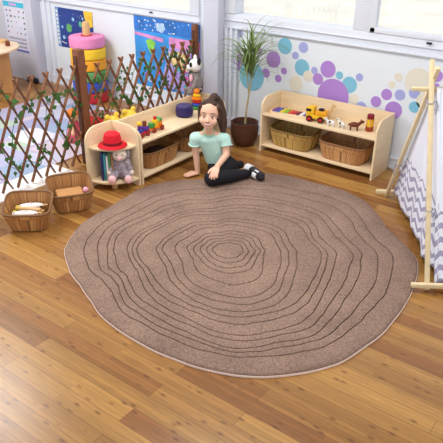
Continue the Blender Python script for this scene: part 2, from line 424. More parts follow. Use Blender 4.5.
# ------------------------------------------------------------------ rug
RP = [(64.5,250),(68,265),(70.5,272),(80.3,284),(91.6,300.5),(100.6,314.5),(116.4,327.5),(137,340.5),(160,352.5),(172.6,357.2),(195,365.6),(218,371.2),(240,374.8),(263,376),(286,374.2),(313,370),(340,362),
 (364,346.2),(382,333.4),(393,320),(404.5,304.5),(411,292.5),(415.8,279),(417,260),(411,251),(400,240),(386.4,226.4),(375,210.6),(364,199),(345.8,190.3),(330,185.8),(314.5,182.2),(292,176),(262.6,172.2),(240,171.5),(220,174),(204,178.6),(172.6,179.8),(150,184.4),(139,188),(128,195),(110,206),(94,214.5),(80,224),(70,237)]
TH = .022
def build_rug():
    out = [pz(u, v, .012 if v > 240 else TH) for u, v in RP]
    c = pz(227, 250, TH)
    # polar outline, periodic
    pol = sorted((math.atan2(p.y-c.y, p.x-c.x), math.hypot(p.x-c.x, p.y-c.y)) for p in out)
    def Rout(a):
        a = (a+PI) % (2*PI)-PI
        for i in range(len(pol)):
            a0, r0 = pol[i-1] if i else (pol[-1][0]-2*PI, pol[-1][1]); a1, r1 = pol[i]
            if a0 <= a <= a1 or (i == 0 and a <= a1):
                t = (a-a0)/(a1-a0+1e-9); return r0+(r1-r0)*t
        a0, r0 = pol[-1]; a1, r1 = pol[0][0]+2*PI, pol[0][1]
        t = (a-a0)/(a1-a0); return r0+(r1-r0)*t
    N = 420
    ang = [2*PI*i/N for i in range(N)]
    R = [Rout(a) for a in ang]
    for _ in range(3): R = [(R[i-1]+2*R[i]+R[(i+1) % N])/4 for i in range(N)]
    # groove fractions measured in four directions of the picture: left, near, right, far
    def frac_dirs(pxs, dirn):
        res = []
        for u, v in pxs:
            p = pz(u, v, TH); d = math.hypot(p.x-c.x, p.y-c.y); res.append((d/Rout(math.atan2(p.y-c.y, p.x-c.x))))
        return res
    aL = math.atan2(*(pz(64, 250, TH)-c).yx); aN = math.atan2(*(pz(235, 374, TH)-c).yx)
    aR = math.atan2(*(pz(416, 258, TH)-c).yx); aF = math.atan2(*(pz(232, 173, TH)-c).yx)
    L = [(u, 250) for u in (212,206,200,194,188,176,164,159,139,133,127,112,106,97,85)]
    Nn = [(232, y) for y in (258,263,268,273,284,297,304,312,317.5,324,334,339,346,350,355)]
    Rr = [(u, 256) for u in (238,244,251,257,263,281,288,295,319,327,336,352,361,379,394)]
    F = [(232, y) for y in (243,240,237,234,231,225,221,218,211,208,205,199,196,189,184)]
    tabs = [(aL, frac_dirs(L, 0)), (aN, frac_dirs(Nn, 1)), (aR, frac_dirs(Rr, 2)), (aF, frac_dirs(F, 3))]
    K = 15
    rows = []
    for i, a in enumerate(ang):
        # interpolate between the two nearest measured directions
        best = sorted(((a-t[0]) % (2*PI), t) for t in tabs)
        lo = best[0]; hi = min(((t[0]-a) % (2*PI), k) for k, t in enumerate(tabs))
        tl = lo[0]; th = hi[0]; w = tl/(tl+th+1e-9); w = w*w*(3-2*w)
        fl = lo[1][1]; fh = tabs[hi[1]][1]
        rr = []
        for k in range(K):
            f = fl[k]*(1-w)+fh[k]*w
            f += .034*(f**.6)*noise.noise(V((2.6*math.cos(a), 2.6*math.sin(a), k*.33))) + .012*f*noise.noise(V((8*math.cos(a), 9*math.sin(a), k*.9+5)))
            rr.append(f)
        rr = [x*R[i] for x in rr]
        for k in range(K):
            lo_ = (rr[k-1] if k else .03)+.026
            if rr[k] < lo_: rr[k] = lo_
        if rr[-1] > R[i]*.955:
            s = R[i]*.955/rr[-1]; rr = [x*s for x in rr]
        rows.append(rr)
    bm = bmesh.new(); uvr = []
    GW, GD = .0027, .0115
    prof = []
    for i, a in enumerate(ang):
        p = [(.012, TH)]; 
        last = .012
        for r in rows[i]:
            # pile shoulders are rounded beside every cut
            gap = r-last
            p += [(last+gap*.5, TH), (r-GW*1.5, TH), (r-GW, TH-.0006), (r-GW*.8, TH-GD), (r+GW*.8, TH-GD), (r+GW, TH-.0006), (r+GW*1.5, TH)]
            last = r+GW*1.5
        e = R[i]
        p += [(last+(e-last)*.5, TH), (e-.010, TH), (e-.003, TH-.004), (e, TH-.009), (e, TH-.012)]
        prof.append(p)
    vs = [[bm.verts.new((r*math.cos(a), r*math.sin(a), z + (.0012*noise.noise(V((r*math.cos(a)*14, r*math.sin(a)*14, 0))) if z > .015 else 0))) for r, z in prof[i]] for i, a in enumerate(ang)]
    n = len(prof[0]); ce = bm.verts.new((0, 0, TH))
    for i in range(N):
        j = (i+1) % N
        bm.faces.new((ce, vs[i][0], vs[j][0]))
        for k in range(n-1): bm.faces.new((vs[i][k], vs[i][k+1], vs[j][k+1], vs[j][k]))
    t = thing('rug', 'large round taupe rug carved with tree rings, on the bamboo floor', 'rug', (c.x, c.y, 0))
    mb = MB(); mb.bm.free(); mb.bm = bm
    # pile material
    m = bpy.data.materials.new('taupe_pile'); m.use_nodes = True; nn, l = m.node_tree.nodes, m.node_tree.links; b = nn['Principled BSDF']
    tc = nn.new('ShaderNodeTexCoord')
    def nz(scale, lo, hi, det=3):
        q = nn.new('ShaderNodeTexNoise'); q.inputs['Scale'].default_value = scale; q.inputs['Detail'].default_value = det; l.new(tc.outputs['Object'], q.inputs[0])
        r = nn.new('ShaderNodeMapRange'); r.inputs['From Min'].default_value = .32; r.inputs['From Max'].default_value = .68
        r.inputs['To Min'].default_value = lo; r.inputs['To Max'].default_value = hi; l.new(q.outputs['Fac'], r.inputs[0]); return q, r
    q1, r1 = nz(4.5, .87, 1.11); q2, r2 = nz(120, .72, 1.28, 3)
    mu = nn.new('ShaderNodeMath'); mu.operation = 'MULTIPLY'; l.new(r1.outputs[0], mu.inputs[0]); l.new(r2.outputs[0], mu.inputs[1])
    sc = nn.new('ShaderNodeVectorMath'); sc.operation = 'SCALE'; sc.inputs[0].default_value = lin((141, 118, 105))[:3]; l.new(mu.outputs[0], sc.inputs['Scale']); l.new(sc.outputs[0], b.inputs['Base Color'])
    b.inputs['Roughness'].default_value = .95; b.inputs['Specular IOR Level'].default_value = .05; b.inputs['Sheen Weight'].default_value = 0
    bp = nn.new('ShaderNodeBump'); bp.inputs['Strength'].default_value = .6; bp.inputs['Distance'].default_value = .004; l.new(q2.outputs['Fac'], bp.inputs['Height']); l.new(bp.outputs[0], b.inputs['Normal'])
    mb.build('pile', m, t)
    # backing with a pale edge
    e = MB(); pts = [(V((R[i]*math.cos(a), R[i]*math.sin(a), 0))) for i, a in enumerate(ang)]
    bt = [e.bm.verts.new(p*1.002) for p in pts]; tp = [e.bm.verts.new(p*1.003+V((0, 0, .0105))) for p in pts]; t2 = [e.bm.verts.new(p*.995+V((0, 0, .0105))) for p in pts]
    for i in range(N):
        j = (i+1) % N; e.bm.faces.new((bt[i], bt[j], tp[j], tp[i])); e.bm.faces.new((tp[i], tp[j], t2[j], t2[i]))
    b2 = [e.bm.verts.new(p*.99) for p in pts]
    for i in range(N):
        j = (i+1) % N; e.bm.faces.new((t2[i], t2[j], b2[j], b2[i])); e.bm.faces.new((b2[i], b2[j], bt[j], bt[i]))
    tag(e.build('backing', mat('rug_backing', (238, 216, 204), .8), t), 'pale cream backing edge')
build_rug()

# ------------------------------------------------------------------ low shelf units
def rounded_end(w, h, r, n=8):
    # side panel outline in (d, z): back at d=0, front at d=w, front top corner rounded
    pts = [(0, 0), (w, 0), (w, h-r)]
    for i in range(1, n): a = i/n*PI/2; pts.append((w-r+r*math.cos(a), h-r+r*math.sin(a)))
    pts += [(w-r, h), (0, h)]
    return pts
def shelf_unit(name, label, L, D, H, zt, loc, rz):
    # local: x along length (0..L), y from front (0) to back (D)
    t = thing(name, label, 'shelf', loc, rz)
    T = .015
    for x in (0, L-T):
        pts = [(x, D-d, z) for d, z in rounded_end(D, H, .085)]
        MB().prism(pts, (T, 0, 0), .0015).build('side_panel', PLY, t)
    MB().box((L/2, D-.008, H/2+.02), (L-2*T, .014, H-.04), bev=.0015).build('back_panel', PLY, t)
    MB().box((L/2, D/2-.006, zt-T/2), (L-2*T, D-.018, T), bev=.0015).build('top_shelf', PLY, t)
    MB().box((L/2, D/2-.006, .06-T/2), (L-2*T, D-.018, T), bev=.0015).build('bottom_shelf', PLY, t)
    return t
SR = shelf_unit('low_shelf', 'low birch shelf unit against the dotted wall', .955, .28, .43, .307, (-2.475, 3.845, 0), 0)
SL = shelf_unit('low_shelf', 'low birch shelf unit beside the lattice fence, behind the girl', .96, .265, .40, .305, (-2.737, 2.79, 0), PI/2)
# corner unit with quarter-round shelves
def corner_unit():
    t = thing('corner_shelf', 'quarter round birch corner shelf holding the red hat', 'shelf', (-3.0, 2.785, 0))
    r, H, T = .255, .42, .014
    po = rounded_end(r, H, .10)
    MB().prism([(d, 0, z) for d, z in po], (0, -T, 0), .0015).build('side_panel', PLY, t)
    MB().prism([(0, -d, z) for d, z in po], (T, 0, 0), .0015).build('back_panel', PLY, t)
    for nm, z, rr in (('middle_shelf', .292, .235), ('bottom_shelf', .06, .25)):
        arc = [(T, -T, z)]+[(T+(rr-T)*math.cos(a*PI/2/14), -T-(rr-T)*math.sin(a*PI/2/14), z) for a in range(15)]
        MB().prism(arc, (0, 0, -T), .0015).build(nm, PLY, t)
    MB().box((.15, -.15, .023), (.03, .03, .046), bev=.002).build('foot', PLYE, t)
corner_unit()

# ------------------------------------------------------------------ baskets
WK_A = wicker_mat('wicker_olive', (206, 172, 100), (178, 140, 74))
WK_B = wicker_mat('wicker_tan', (214, 164, 112), (186, 132, 82))
WK_C = wicker_mat('wicker_brown', (198, 148, 92), (166, 114, 64))
def basket(label, loc, rz, m, w0, d0, w1, d1, h, dip, group='wicker baskets'):
    # local: x along the width, front at -y; rim is lower along the front by dip
    t = thing('wicker_basket', label, 'basket', loc, rz, group)
    NU, NV = 240, 20; e = 4.6
    def sup(a, w, d):
        c, s = math.cos(a), math.sin(a)
        return V((math.copysign(abs(c)**(2/e), c)*w/2, math.copysign(abs(s)**(2/e), s)*d/2, 0))
    def hgt(p, d):   # rim height by depth position
        k = (p.y/(d/2)+1)/2
        k = max(0, min(1, k)); k = k*k*(3-2*k)
        return h*(1-dip*(1-k))
    bm = bmesh.new(); uvl = bm.loops.layers.uv.new('UVMap')
    def wall(off, flip):
        g = []
        per = 2*(w1+d1)*.95
        for i in range(NU):
            a = 2*PI*i/NU; b = sup(a, w0, d0); tp = sup(a, w1, d1); H = hgt(tp, d1)
            nrm = V((tp.x/(w1*w1), tp.y/(d1*d1), 0)).normalized(); col = []
            for j in range(NV+1):
                v = j/NV; p = b.lerp(tp, v**.85)+V((0, 0, .004+(H-.004)*v))
                ph = i*(80/NU)*2*PI/2 + (PI if j % 2 else 0)
                p += nrm*(off+.0026*math.sin(i*2*PI*48/NU)*(1 if off == 0 else .5)+ (.0008 if j % 2 else 0))
                col.append((bm.verts.new(p), (i/NU*per, v*H)))
            g.append(col)
        for i in range(NU):
            j2 = (i+1) % NU
            for j in range(NV):
                q = [g[i][j], g[j2][j], g[j2][j+1], g[i][j+1]]
                if flip: q = q[::-1]
                f = bm.faces.new([x[0] for x in q])
                for lp, x in zip(f.loops, q):
                    u = x[1][0]
                    if i == NU-1 and u == 0: u = per
                    lp[uvl].uv = (u, x[1][1])
        return g
    go = wall(0, False); gi = wall(-.008, True)
    for g, fl in ((go, True), (gi, False)):
        vs = [c[0][0] for c in g]; f = bm.faces.new(vs[::-1] if fl else vs)
        for lp in f.loops: lp[uvl].uv = (lp.vert.co.x+.5, lp.vert.co.y+.5)
    for i in range(NU):
        j = (i+1) % NU; f = bm.faces.new((go[i][NV][0], go[j][NV][0], gi[j][NV][0], gi[i][NV][0]))
    mb = MB(); mb.bm.free(); mb.bm = bm; mb.build('body', m, t, keepn=True)
    rim = []
    for i in range(0, NU, 3):
        a = 2*PI*i/NU; tp = sup(a, w1-.004, d1-.004); rim.append(tp+V((0, 0, hgt(tp, d1))))
    MB().tube(rim, .0075, 8, True).build('rim', m, t)
    return t
Y0 = math.atan2(.593, .805)
basket('olive wicker basket on the lower shelf under the xylophone', (-2.235, 3.975, .0605), 0, WK_A, .30, .19, .37, .235, .145, .10)
basket('tan wicker basket on the lower shelf under the brown toy animal', (-1.80, 3.975, .0605), 0, WK_B, .31, .19, .375, .235, .145, .10)
basket('wicker basket on the lower shelf beside the corner unit', (-2.866, 3.06, .0605), PI/2, WK_C, .29, .18, .36, .225, .15, .18)
basket('dark wicker basket behind the girl on the lower left shelf', (-2.866, 3.47, .0605), PI/2, WK_C, .27, .18, .33, .225, .14, .18)
B1 = basket('wicker basket on the floor holding dotted white instruments', (-2.862, 1.945, 0), .70, WK_C, .20, .175, .278, .235, .172, .30)
B2 = basket('wicker floor basket nearer the corner shelf, holding a tan pad', (-2.862, 2.265, 0), 1.02, WK_C, .20, .175, .275, .235, .182, .30)

# ------------------------------------------------------------------ lattice fence
FX = -3.34
SLAT = mat('lattice_wood', (116, 72, 40), .65, .2, 25)
POST = mat('post_wood', (122, 74, 48), .6, .2, 18, stretch=(6, 6, 1))
POSTD = mat('post_wood_dark', (84, 48, 30), .6, .2, 18)
def lattice(label, ya, yb, z0, z1, sp, first):
    t = thing('lattice_fence', label, 'fence', (FX, ya, 0))
    run = 3*sp
    for sgn, dx in ((1, .004), (-1, -.004)):
        mb = MB(); k = -26
        while True:
            y = first+k*sp+(.016*sgn); k += 1       # y of the top end
            if y > yb+run+.01: break
            p_top = V((0, y, z1)); p_bot = V((0, y-sgn*run, z0))
            # clip to the panel's length
            lo, hi = 0.0, 1.0; dy = p_bot.y-p_top.y
            ta, tb = (ya-p_top.y)/dy, (yb-p_top.y)/dy
            lo = max(lo, min(ta, tb)); hi = min(hi, max(ta, tb))
            if hi-lo < .04: continue
            a = p_top.lerp(p_bot, lo); b = p_top.lerp(p_bot, hi)
            mb.bar((dx, a.y-ya, a.z), (dx, b.y-ya, b.z), .007, .023, (1, 0, 0), bev=.001)
        mb.build('slats', SLAT, t)
    return t
FL = lattice('brown expanding lattice fence panel behind the two floor baskets', 1.70, 2.80, .02, .735, .1185, 2.785)
FR = lattice('brown expanding lattice fence panel behind the left shelf', 2.88, 4.085, .02, .715, .1185, 4.07)
def post(label, y, w, h, rz=0):
    t = thing('fence_post', label, 'post', (FX, y, 0))
    MB().box((0, 0, h/2), (w, w, h), bev=.004).build('upright', POST, t)
    MB().box((0, -w/2-.004, h/2-.02), (w*.6, .007, h-.04), bev=.002).build('edge_batten', POSTD, t)
    return t
post('thick brown fence post between the two lattice panels', 2.842, .062, .835)
post('brown fence post at the wall end of the lattice', 4.118, .046, .83)

# ivy: climbing stems and leaves on the lattice
LEAF = mat('ivy_leaf', (62, 104, 48), .55, .3, 12)
def ivy(label, ya, yb, n, seed, zc, amp):
    random.seed(seed)
    t = thing('ivy_vine', label, 'ivy', (FX, ya, 0))
    st = MB(); lf = MB()
    for s in range(3):
        pts = []
        for i in range(40):
            f = i/39; y = f*(yb-ya)
            z = zc(f)+amp*math.sin(f*9+s*2.1)+.06*math.sin(f*27+s)
            x = .014+.010*math.sin(i*1.9+s)
            pts.append(V((x, y, max(.05, min(.68, z)))))
        st.tube(pts, .0022, 5)
        for i in range(n):
            p = random.choice(pts)+V((random.uniform(.002, .016), random.uniform(-.02, .02), random.uniform(-.03, .03)))
            s_ = random.uniform(.012, .022); a = random.uniform(0, 2*PI); tilt = random.uniform(-.6, .6)
            R = Matrix.Rotation(a, 3, 'X') @ Matrix.Rotation(tilt, 3, 'Y')
            sh = [(0, 0, -1), (.0, .55, -.75), (.12, .95, -.1), (0.05, .45, .15), (.18, 0, 1.05), (.05, -.45, .15), (.12, -.95, -.1), (0, -.55, -.75)]
            vs = [lf.bm.verts.new(p+R @ (V(q)*s_)) for q in sh]; c = lf.bm.verts.new(p+R @ V((.12*s_, 0, -.2*s_)))
            for q in range(8): lf.bm.faces.new((c, vs[q], vs[(q+1) % 8]))
    st.build('stems', mat('ivy_stem', (70, 84, 40), .7), t)
    lf.build('leaves', LEAF, t, keepn=True)
    return t
ivy('green ivy trailing through the left lattice panel', 1.75, 2.79, 60, 11, lambda f: .38-.02*f, .24)
ivy('green ivy trailing through the right lattice panel', 2.95, 4.05, 60, 12, lambda f: .46+.06*f, .13)

# ------------------------------------------------------------------ play area behind the fence
t = thing('play_mat', 'printed pastel play mat on the floor behind the lattice fence', 'mat', (-4.2, 2.6, 0))
MB().box((-.02, 0, .004), (1.44, 2.5, .008), bev=.002).build('printed_field', mat_tiles(), t)
tag(MB().box((.82, -.52, .004), (.24, 1.14, .008), bev=.002).build('white_strip', WHITE, t), 'plain white strip along the mat edge')  # plain white strip laid on the fence side of the printed field
# stacking tower of soft rings
t = thing('stacking_tower', 'big rainbow ring stacking tower with a wooden peg by the wall', 'toy', (-4.52, 3.965, .004))
cols = [(196, 44, 52), (60, 84, 190), (92, 158, 92), (244, 168, 40), (250, 206, 50), (232, 142, 190)]
for i, c in enumerate(cols):
    z = .103*i; r = .168
    MB().lathe([(r-.02, z), (r-.006, z+.004), (r, z+.016), (r-.003, z+.033), (r, z+.05), (r-.003, z+.067), (r, z+.084), (r-.006, z+.096), (r-.02, z+.1)], seg=40).build('ring', mat('foam_%d' % i, c, .6), t)
MB().lathe([(.035, .618), (.035, .72), (.03, .735), (.015, .742)], seg=24).build('peg', NATW, t)
MB().lathe([(.055, .617), (.055, .621), (.05, .622)], seg=24).build('peg_ring', RED, t)
# dark block at the pilaster foot
p = pz(38, 81); t = tag(MB().box((0, 0, .03), (.13, .06, .06), bev=.012).build('door_wedge', BLACK), 'small black wedge on the floor at the wide pilaster foot', 'wedge'); t.location = (-5.47, 4.0, 0)
# table at far left
e = pz(18, 47, .46); er = V((.805, .593, 0)); tc_ = e-er*.36
t = thing('round_table', 'pale round childrens table at the far left behind the fence', 'table', (tc_.x, tc_.y, 0))
MB().lathe([(.34, .435), (.357, .438), (.36, .448), (.357, .458), (.34, .46)], seg=48).build('tabletop', mat('table_birch', (240, 214, 180), .4, .04, 6), t)
for a in (0, PI/2):
    d = V((math.cos(a+Y0), math.sin(a+Y0), 0)); MB().bar(-d*.26+V((0, 0, .2175)), d*.26+V((0, 0, .2175)), .03, .435, (0, 0, 1), .003).build('leg_panel', mat('table_leg', (206, 158, 104), .5, .08, 8), t)
p = pz(11, 46, .46)-er*.03; o = tag(MB().lathe([(.02, 0), (.024, .01), (.022, .045), (.016, .05)], seg=18).build('brown_pot', BROWN), 'small brown pot on the pale round table edge', 'pot'); o.location = (p.x, p.y, .46)
p = pz(2, 42, .46); o = tag(MB().box((0, 0, .015), (.12, .08, .03), bev=.008).build('wooden_tray', NATW), 'small wooden tray on the pale round table', 'tray'); o.location = (p.x, p.y, .46)
# soft toys and boxes between the fence and the left shelf
t = thing('toy_bin', 'low red toy bin behind the right lattice panel', 'bin', (-3.72, 3.36, .0081), .3)
MB().box((0, 0, .08), (.26, .2, .16), bev=.02).build('body', RED, t); MB().box((0, 0, .163), (.24, .18, .006), bev=.002).build('lining', mat('bin_lining', (150, 90, 80), .7), t)
t = thing('rag_doll', 'orange haired rag doll in pink behind the fence post', 'doll', (-3.75, 3.08, .0081), .4)
MB().lathe([(.07, 0), (.075, .02), (.05, .12), (.03, .17)], seg=20).build('dress', mat('doll_pink', (206, 90, 110), .8, .2, 20), t)
MB().ball((0, 0, .21), .048).build('head', mat('doll_skin', (238, 190, 150), .7), t)
MB().ball((-.006, 0, .225), (.052, .052, .045)).build('hair', mat('doll_hair', (222, 120, 50), .9, .2, 60), t)
for s in (-1, 1): MB().caps((0, s*.045, .15), .016, (.03, s*.09, .09), .013).build('arm', MATS['doll_skin'], t)
for i, (x, y, r, lab) in enumerate(((-3.185, 2.965, .072, 'yellow soft toy peeking over the shelf back near the corner unit'), (-3.185, 3.14, .075, 'larger yellow soft toy behind the left shelf, further from the corner unit'))):
    t = thing('soft_toy', lab, 'soft toy', (x, y, 0), 0, 'yellow soft toys behind the shelf')
    MB().ball((0, 0, .13), (.07, .075, .13)).build('body', mat('plush_yellow', (240, 208, 80), .9, .1, 60), t)
    MB().ball((0, 0, .285), (r, r, .078)).build('head', MATS['plush_yellow'], t)
    for s in (-1, 1): MB().ball((0, s*.045, .36), (.018, .022, .022)).build('ear', MATS['plush_yellow'], t)

# ------------------------------------------------------------------ tent
def tent():
    f1 = pz(428.5, 291); f2 = pz(386, 197)
    ax = V((.828, .561, 0)).normalized(); c = (f1+f2)/2; dv = (f2-f1); half = dv.length/2; dv.normalize()
    L = .66; apex = .945
    t = thing('play_tent', 'white chevron play tent on wooden poles at the right edge', 'tent', (c.x, c.y, 0))
    POLE = mat('pole_pine', (226, 208, 168), .5, .08, 12, stretch=(4, 4, 1))
    ctr = (f1+f2)/2-c
    def foot(s, k): return dv*half*s + ax*k
    for k, off in ((0, 0), (L, 0)):
        for s in (-1, 1):
            a = foot(s, k)+ax*(-.010 if s < 0 else 0); top = 1.03 if s < 0 else 1.01
            d = (V((0, 0, apex))+ax*k+ax*(0 if s < 0 else .012))-a; b = a+d*(top/apex)
            MB().bar(a+V((0, 0, .008)), b, .023, .023, ax, .003).build('pole', POLE, t)
    MB().bar(ax*(-.095)+V((0, 0, .888)), ax*(L+.07)+V((0, 0, .888)), .021, .021, (0, 0, 1), .004).build('ridge_bar', POLE, t)
    for s in (-1, 1):
        MB().bar(foot(s, -.095 if s < 0 else -.07)+V((0, 0, .037))+dv*s*.006, foot(s, L+.07)+V((0, 0, .037))+dv*s*.006, .024, .024, (0, 0, 1), .004).build('floor_bar', POLE, t)
    CH = chevron_mat()
    def panel(name, fn, nu, nv):
        bm = bmesh.new(); uv = bm.loops.layers.uv.new('UVMap'); g = [[None]*(nv+1) for _ in range(nu+1)]; co_ = {}
        for i in range(nu+1):
            for j in range(nv+1):
                p, q = fn(i/nu, j/nv); v = bm.verts.new(p); g[i][j] = v; co_[v] = q
        for i in range(nu):
            for j in range(nv):
                f = bm.faces.new((g[i][j], g[i+1][j], g[i+1][j+1], g[i][j+1]))
                for lp in f.loops: lp[uv].uv = co_[lp.vert]
        mb = MB(); mb.bm.free(); mb.bm = bm; o = mb.build(name, CH, t, keepn=True)
        so = o.modifiers.new('thick', 'SOLIDIFY'); so.thickness = .003; so.offset = 0
        return o
    # end panel hung in the near A-frame, between its two poles
    def endp(u, v):
        h0 = .05 + .012*math.sin(u*17)+.006*math.sin(u*41)
        z = h0+(.90-h0)*v; w = half*(1-z/apex)
        x = (-1+2*u)*w
        p = dv*x + ax*(.04+.012*math.sin(u*22)*(1-v)+.006*math.sin(u*9+2)) + V((0, 0, z))
        return p, (x+1.0, (z-h0)*1.05)
    panel('end_panel', endp, 60, 40)
    def side(s):
        def fn(u, v):
            h0 = .03+.012*math.sin(u*23+s); z = h0+(.90-h0)*v
            w = half*(1-z/apex)+.012
            k = .03+u*(L-.06)
            p = dv*s*(w-.02+.012*math.sin(u*30)*(1-v)*v*3) + ax*k + V((0, 0, z))
            return p, (k+1.0, (z-h0)*1.1)
        return fn
    panel('side_panel', side(-1), 70, 40); panel('side_panel', side(1), 40, 30)
    def endb(u, v):
        p, q = endp(u, v); return p+ax*(L-.08), q
    panel('back_panel', endb, 40, 30)
    # fabric ties knotted round the poles
    TIE = mat('tie_ribbon', (150, 150, 172), .8)
    for s, z, sg in ((1, .30, 1), (-1, .36, -1), (-1, .84, -1)):
        a = foot(s, 0); a = a.lerp(V((0, 0, apex)), z/apex)+ax*(.006 if s > 0 else -.005)
        ring = [a+(dv*math.cos(q*PI/6)*.02+ax*math.sin(q*PI/6)*.02+V((0, 0, .3*.02*math.cos(q*PI/6)*-s))) for q in range(12)]
        m = MB().tube(ring, .003, 6, True)
        e = a-ax*.016*sg
        m.tube([e, e-ax*.012*sg+V((0, 0, .008))-dv*.008, e-ax*.022*sg+V((0, 0, -.015))-dv*.02, e-ax*.012*sg+V((0, 0, -.06))-dv*.022], .0022, 6)
        m.tube([e, e-ax*.012*sg+V((0, 0, .005))-dv*.015, e-ax*.008*sg+V((0, 0, -.045))-dv*.014], .0022, 6)
        m.build('tie', TIE, t)
tent()

# ------------------------------------------------------------------ potted plant
def plant():
    b = pz(244, 144); b = V((-2.655, 3.895, 0))
    t = thing('potted_plant', 'spiky leaved potted plant in a brown pot beside the wall shelf', 'plant', b)
    MB().lathe([(.068, 0), (.082, .008), (.1, .05), (.112, .10), (.114, .145), (.109, .175), (.112, .182), (.112, .19), (.107, .193), (.1, .188), (.098, .17), (.095, .16)], seg=40).build('pot', mat('pot_brown', (84, 52, 38), .35, .15, 12), t)
    MB().lathe([(.098, .150), (.098, .16), (.05, .168), (.01, .17)], seg=30).build('soil', mat('soil', (52, 36, 28), .95, .3, 60, .5, 80), t)
    st = MB(); path = [V((.004, 0, .172)), V((.01, .004, .28)), V((.022, .01, .40)), V((.034, .018, .52)), V((.034, .02, .62))]
    st.tube(path, [.009, .0075, .007, .0065, .005], 8)
    st.tube([path[2], V((.0, .02, .55)), V((-.01, .03, .66))], .005, 6); st.tube([path[2], V((.05, 0, .55)), V((.07, -.01, .66))], .005, 6)
    st.build('stem', mat('plant_stem', (176, 158, 120), .7, .15, 30), t)
    random.seed(21); lf = MB()
    for i in range(120):
        src = random.choice(((.034, .02), (-.01, .03), (.07, -.01))); z0 = random.uniform(.54, .74)
        a = random.uniform(0, 2*PI); el = random.uniform(.35, 1.35); L = random.uniform(.2, .42); w = random.uniform(.005, .008)
        hd = V((math.cos(a), math.sin(a), 0)); sd = V((-math.sin(a), math.cos(a), 0)); p = V((src[0], src[1], z0))
        droop = random.uniform(1.3, 2.7); pr = None; n = 10
        for k in range(n+1):
            f = k/n; ang = el-droop*f*f*1.1
            ww = w*min(1, f*5+.35)*(1-f)**.55
            q = p.copy(); q.y = min(q.y, WY-.03-b.y-.005)
            row = [lf.bm.verts.new(q-sd*ww), lf.bm.verts.new(q-V((0, 0, ww*.4))), lf.bm.verts.new(q+sd*ww)]
            if pr:
                for c in (0, 1): lf.bm.faces.new((pr[c], pr[c+1], row[c+1], row[c]))
            pr = row; p = p+(hd*math.cos(ang)+V((0, 0, math.sin(ang))))*(L/n)
    lf.build('leaves', mat('plant_leaf', (112, 134, 72), .5, .28, 9), t, keepn=True)
plant()

# ------------------------------------------------------------------ toys on the wall shelf
ZR = .3072
def xylophone():
    t = thing('xylophone', 'wooden toy xylophone with coloured bars on the wall shelf', 'xylophone', (-2.262, 3.945, ZR), .08)
    MB().prism([(-.155, -.045, .0), (.155, -.035, .0), (.155, .035, .0), (-.155, .045, .0)], (0, 0, .022), .002).build('frame', mat('xylo_wood', (232, 212, 180), .5, .05, 30), t)
    cs = [(110, 70, 160), (70, 90, 180), (232, 206, 60), (150, 196, 60), (222, 90, 60), (200, 40, 60), (120, 40, 70), (236, 236, 240), (110, 90, 170)]
    for i, c in enumerate(cs):
        x = -.128+i*.032; MB().box((x, 0, .027), (.024, .10-.004*i, .009), bev=.002).build('bar', mat('xylo_%d' % i, c, .4), t)
    for s in (-1, 1): MB().cyl((s*.165, -.04, .014), (s*.165, .04, .014), .014, .014, 20).build('end_roller', NATW, t)
xylophone()
def truck():
    t = thing('toy_truck', 'yellow toy truck carrying blocks on the wall shelf', 'toy truck', (-2.045, 3.945, ZR), .15); t.scale = (1.18, 1.18, 1.18)
    MB().box((0, 0, .032), (.125, .06, .022), bev=.004).build('chassis', YEL, t)
    MB().prism([(-.062, -.028, .043), (-.062, -.028, .085), (-.04, -.028, .095), (-.014, -.028, .095), (-.01, -.028, .043)], (0, .056, 0), .003).build('cab', YEL, t)
    MB().box((-.047, 0, .072), (.034, .0585, .018), bev=.002).build('window', BLACK, t)
    MB().box((.032, 0, .058), (.07, .058, .03), bev=.004).build('bed', mat('truck_amber', (236, 166, 36), .4), t)
    MB().box((.03, -.005, .079), (.03, .03, .014), bev=.003).build('load_block', BLACK, t)
    for x in (-.038, .036):
        for s in (-1, 1):
            w = MB().cyl((x, s*.026, .02), (x, s*.038, .02), .02, .02, 22).build('wheel', mat('wheel_brown', (70, 26, 20), .5), t)
            MB().cyl((x, s*.037, .02), (x, s*.0395, .02), .009, .009, 16).build('hub', RED, w)
truck()
def animal(name, label, loc, rz, s, m, m2, cat='toy animal', group=None, tall=0):
    t = thing(name, label, cat, loc, rz, group)
    b = MB(); b.ball((0, 0, .034), (.032, .015, .016)); b.caps((.024, 0, .038), .011, (.038, 0, .052+tall), .009); b.ball((.044, 0, .055+tall), (.014, .009, .0095)); b.caps((-.03, 0, .04), .003, (-.036, 0, .024), .002, 8)
    for x in (-.02, .02):
        for q in (-1, 1): b.cyl((x, q*.008, 0), (x, q*.008, .034), .0045, .0065, 10)
    for q in (-1, 1): b.ball((.036, q*.009, .064+tall), (.003, .006, .004))
    o = remeshed(b, .0016, 1).build('body', m, t)
    if m2:
        p = MB(); p.ball((.004, -.010, .038), (.011, .007, .009)); p.ball((-.016, -.010, .036), (.008, .0065, .008)); p.ball((.006, .010, .038), (.011, .007, .009)); p.ball((.046, 0, .055+tall), (.009, .0095, .007)); p.build('patches', m2, t)
    t.scale = (s, s, s); return t
animal('toy_cow', 'black and white toy cow nearest the yellow truck', (-1.905, 3.90, ZR), PI+.2, .95, WHITE, BLACK, group='toy cows on the wall shelf')
animal('toy_cow', 'black and white toy cow beside the brown toy animal', (-1.825, 3.915, ZR), PI-.3, .95, mat('cow_cream', (226, 222, 214), .5), BLACK, group='toy cows on the wall shelf')
animal('toy_horse', 'brown toy horse beside the red capped cylinder', (-1.735, 3.93, ZR), .4, 1.2, mat('horse_brown', (110, 46, 30), .5, .1, 30), None)
animal('toy_giraffe', 'small pale toy giraffe behind the yellow truck', (-2.02, 4.045, ZR), .3, 1.2, mat('giraffe_tan', (222, 190, 140), .5, .15, 60), None, tall=.03)
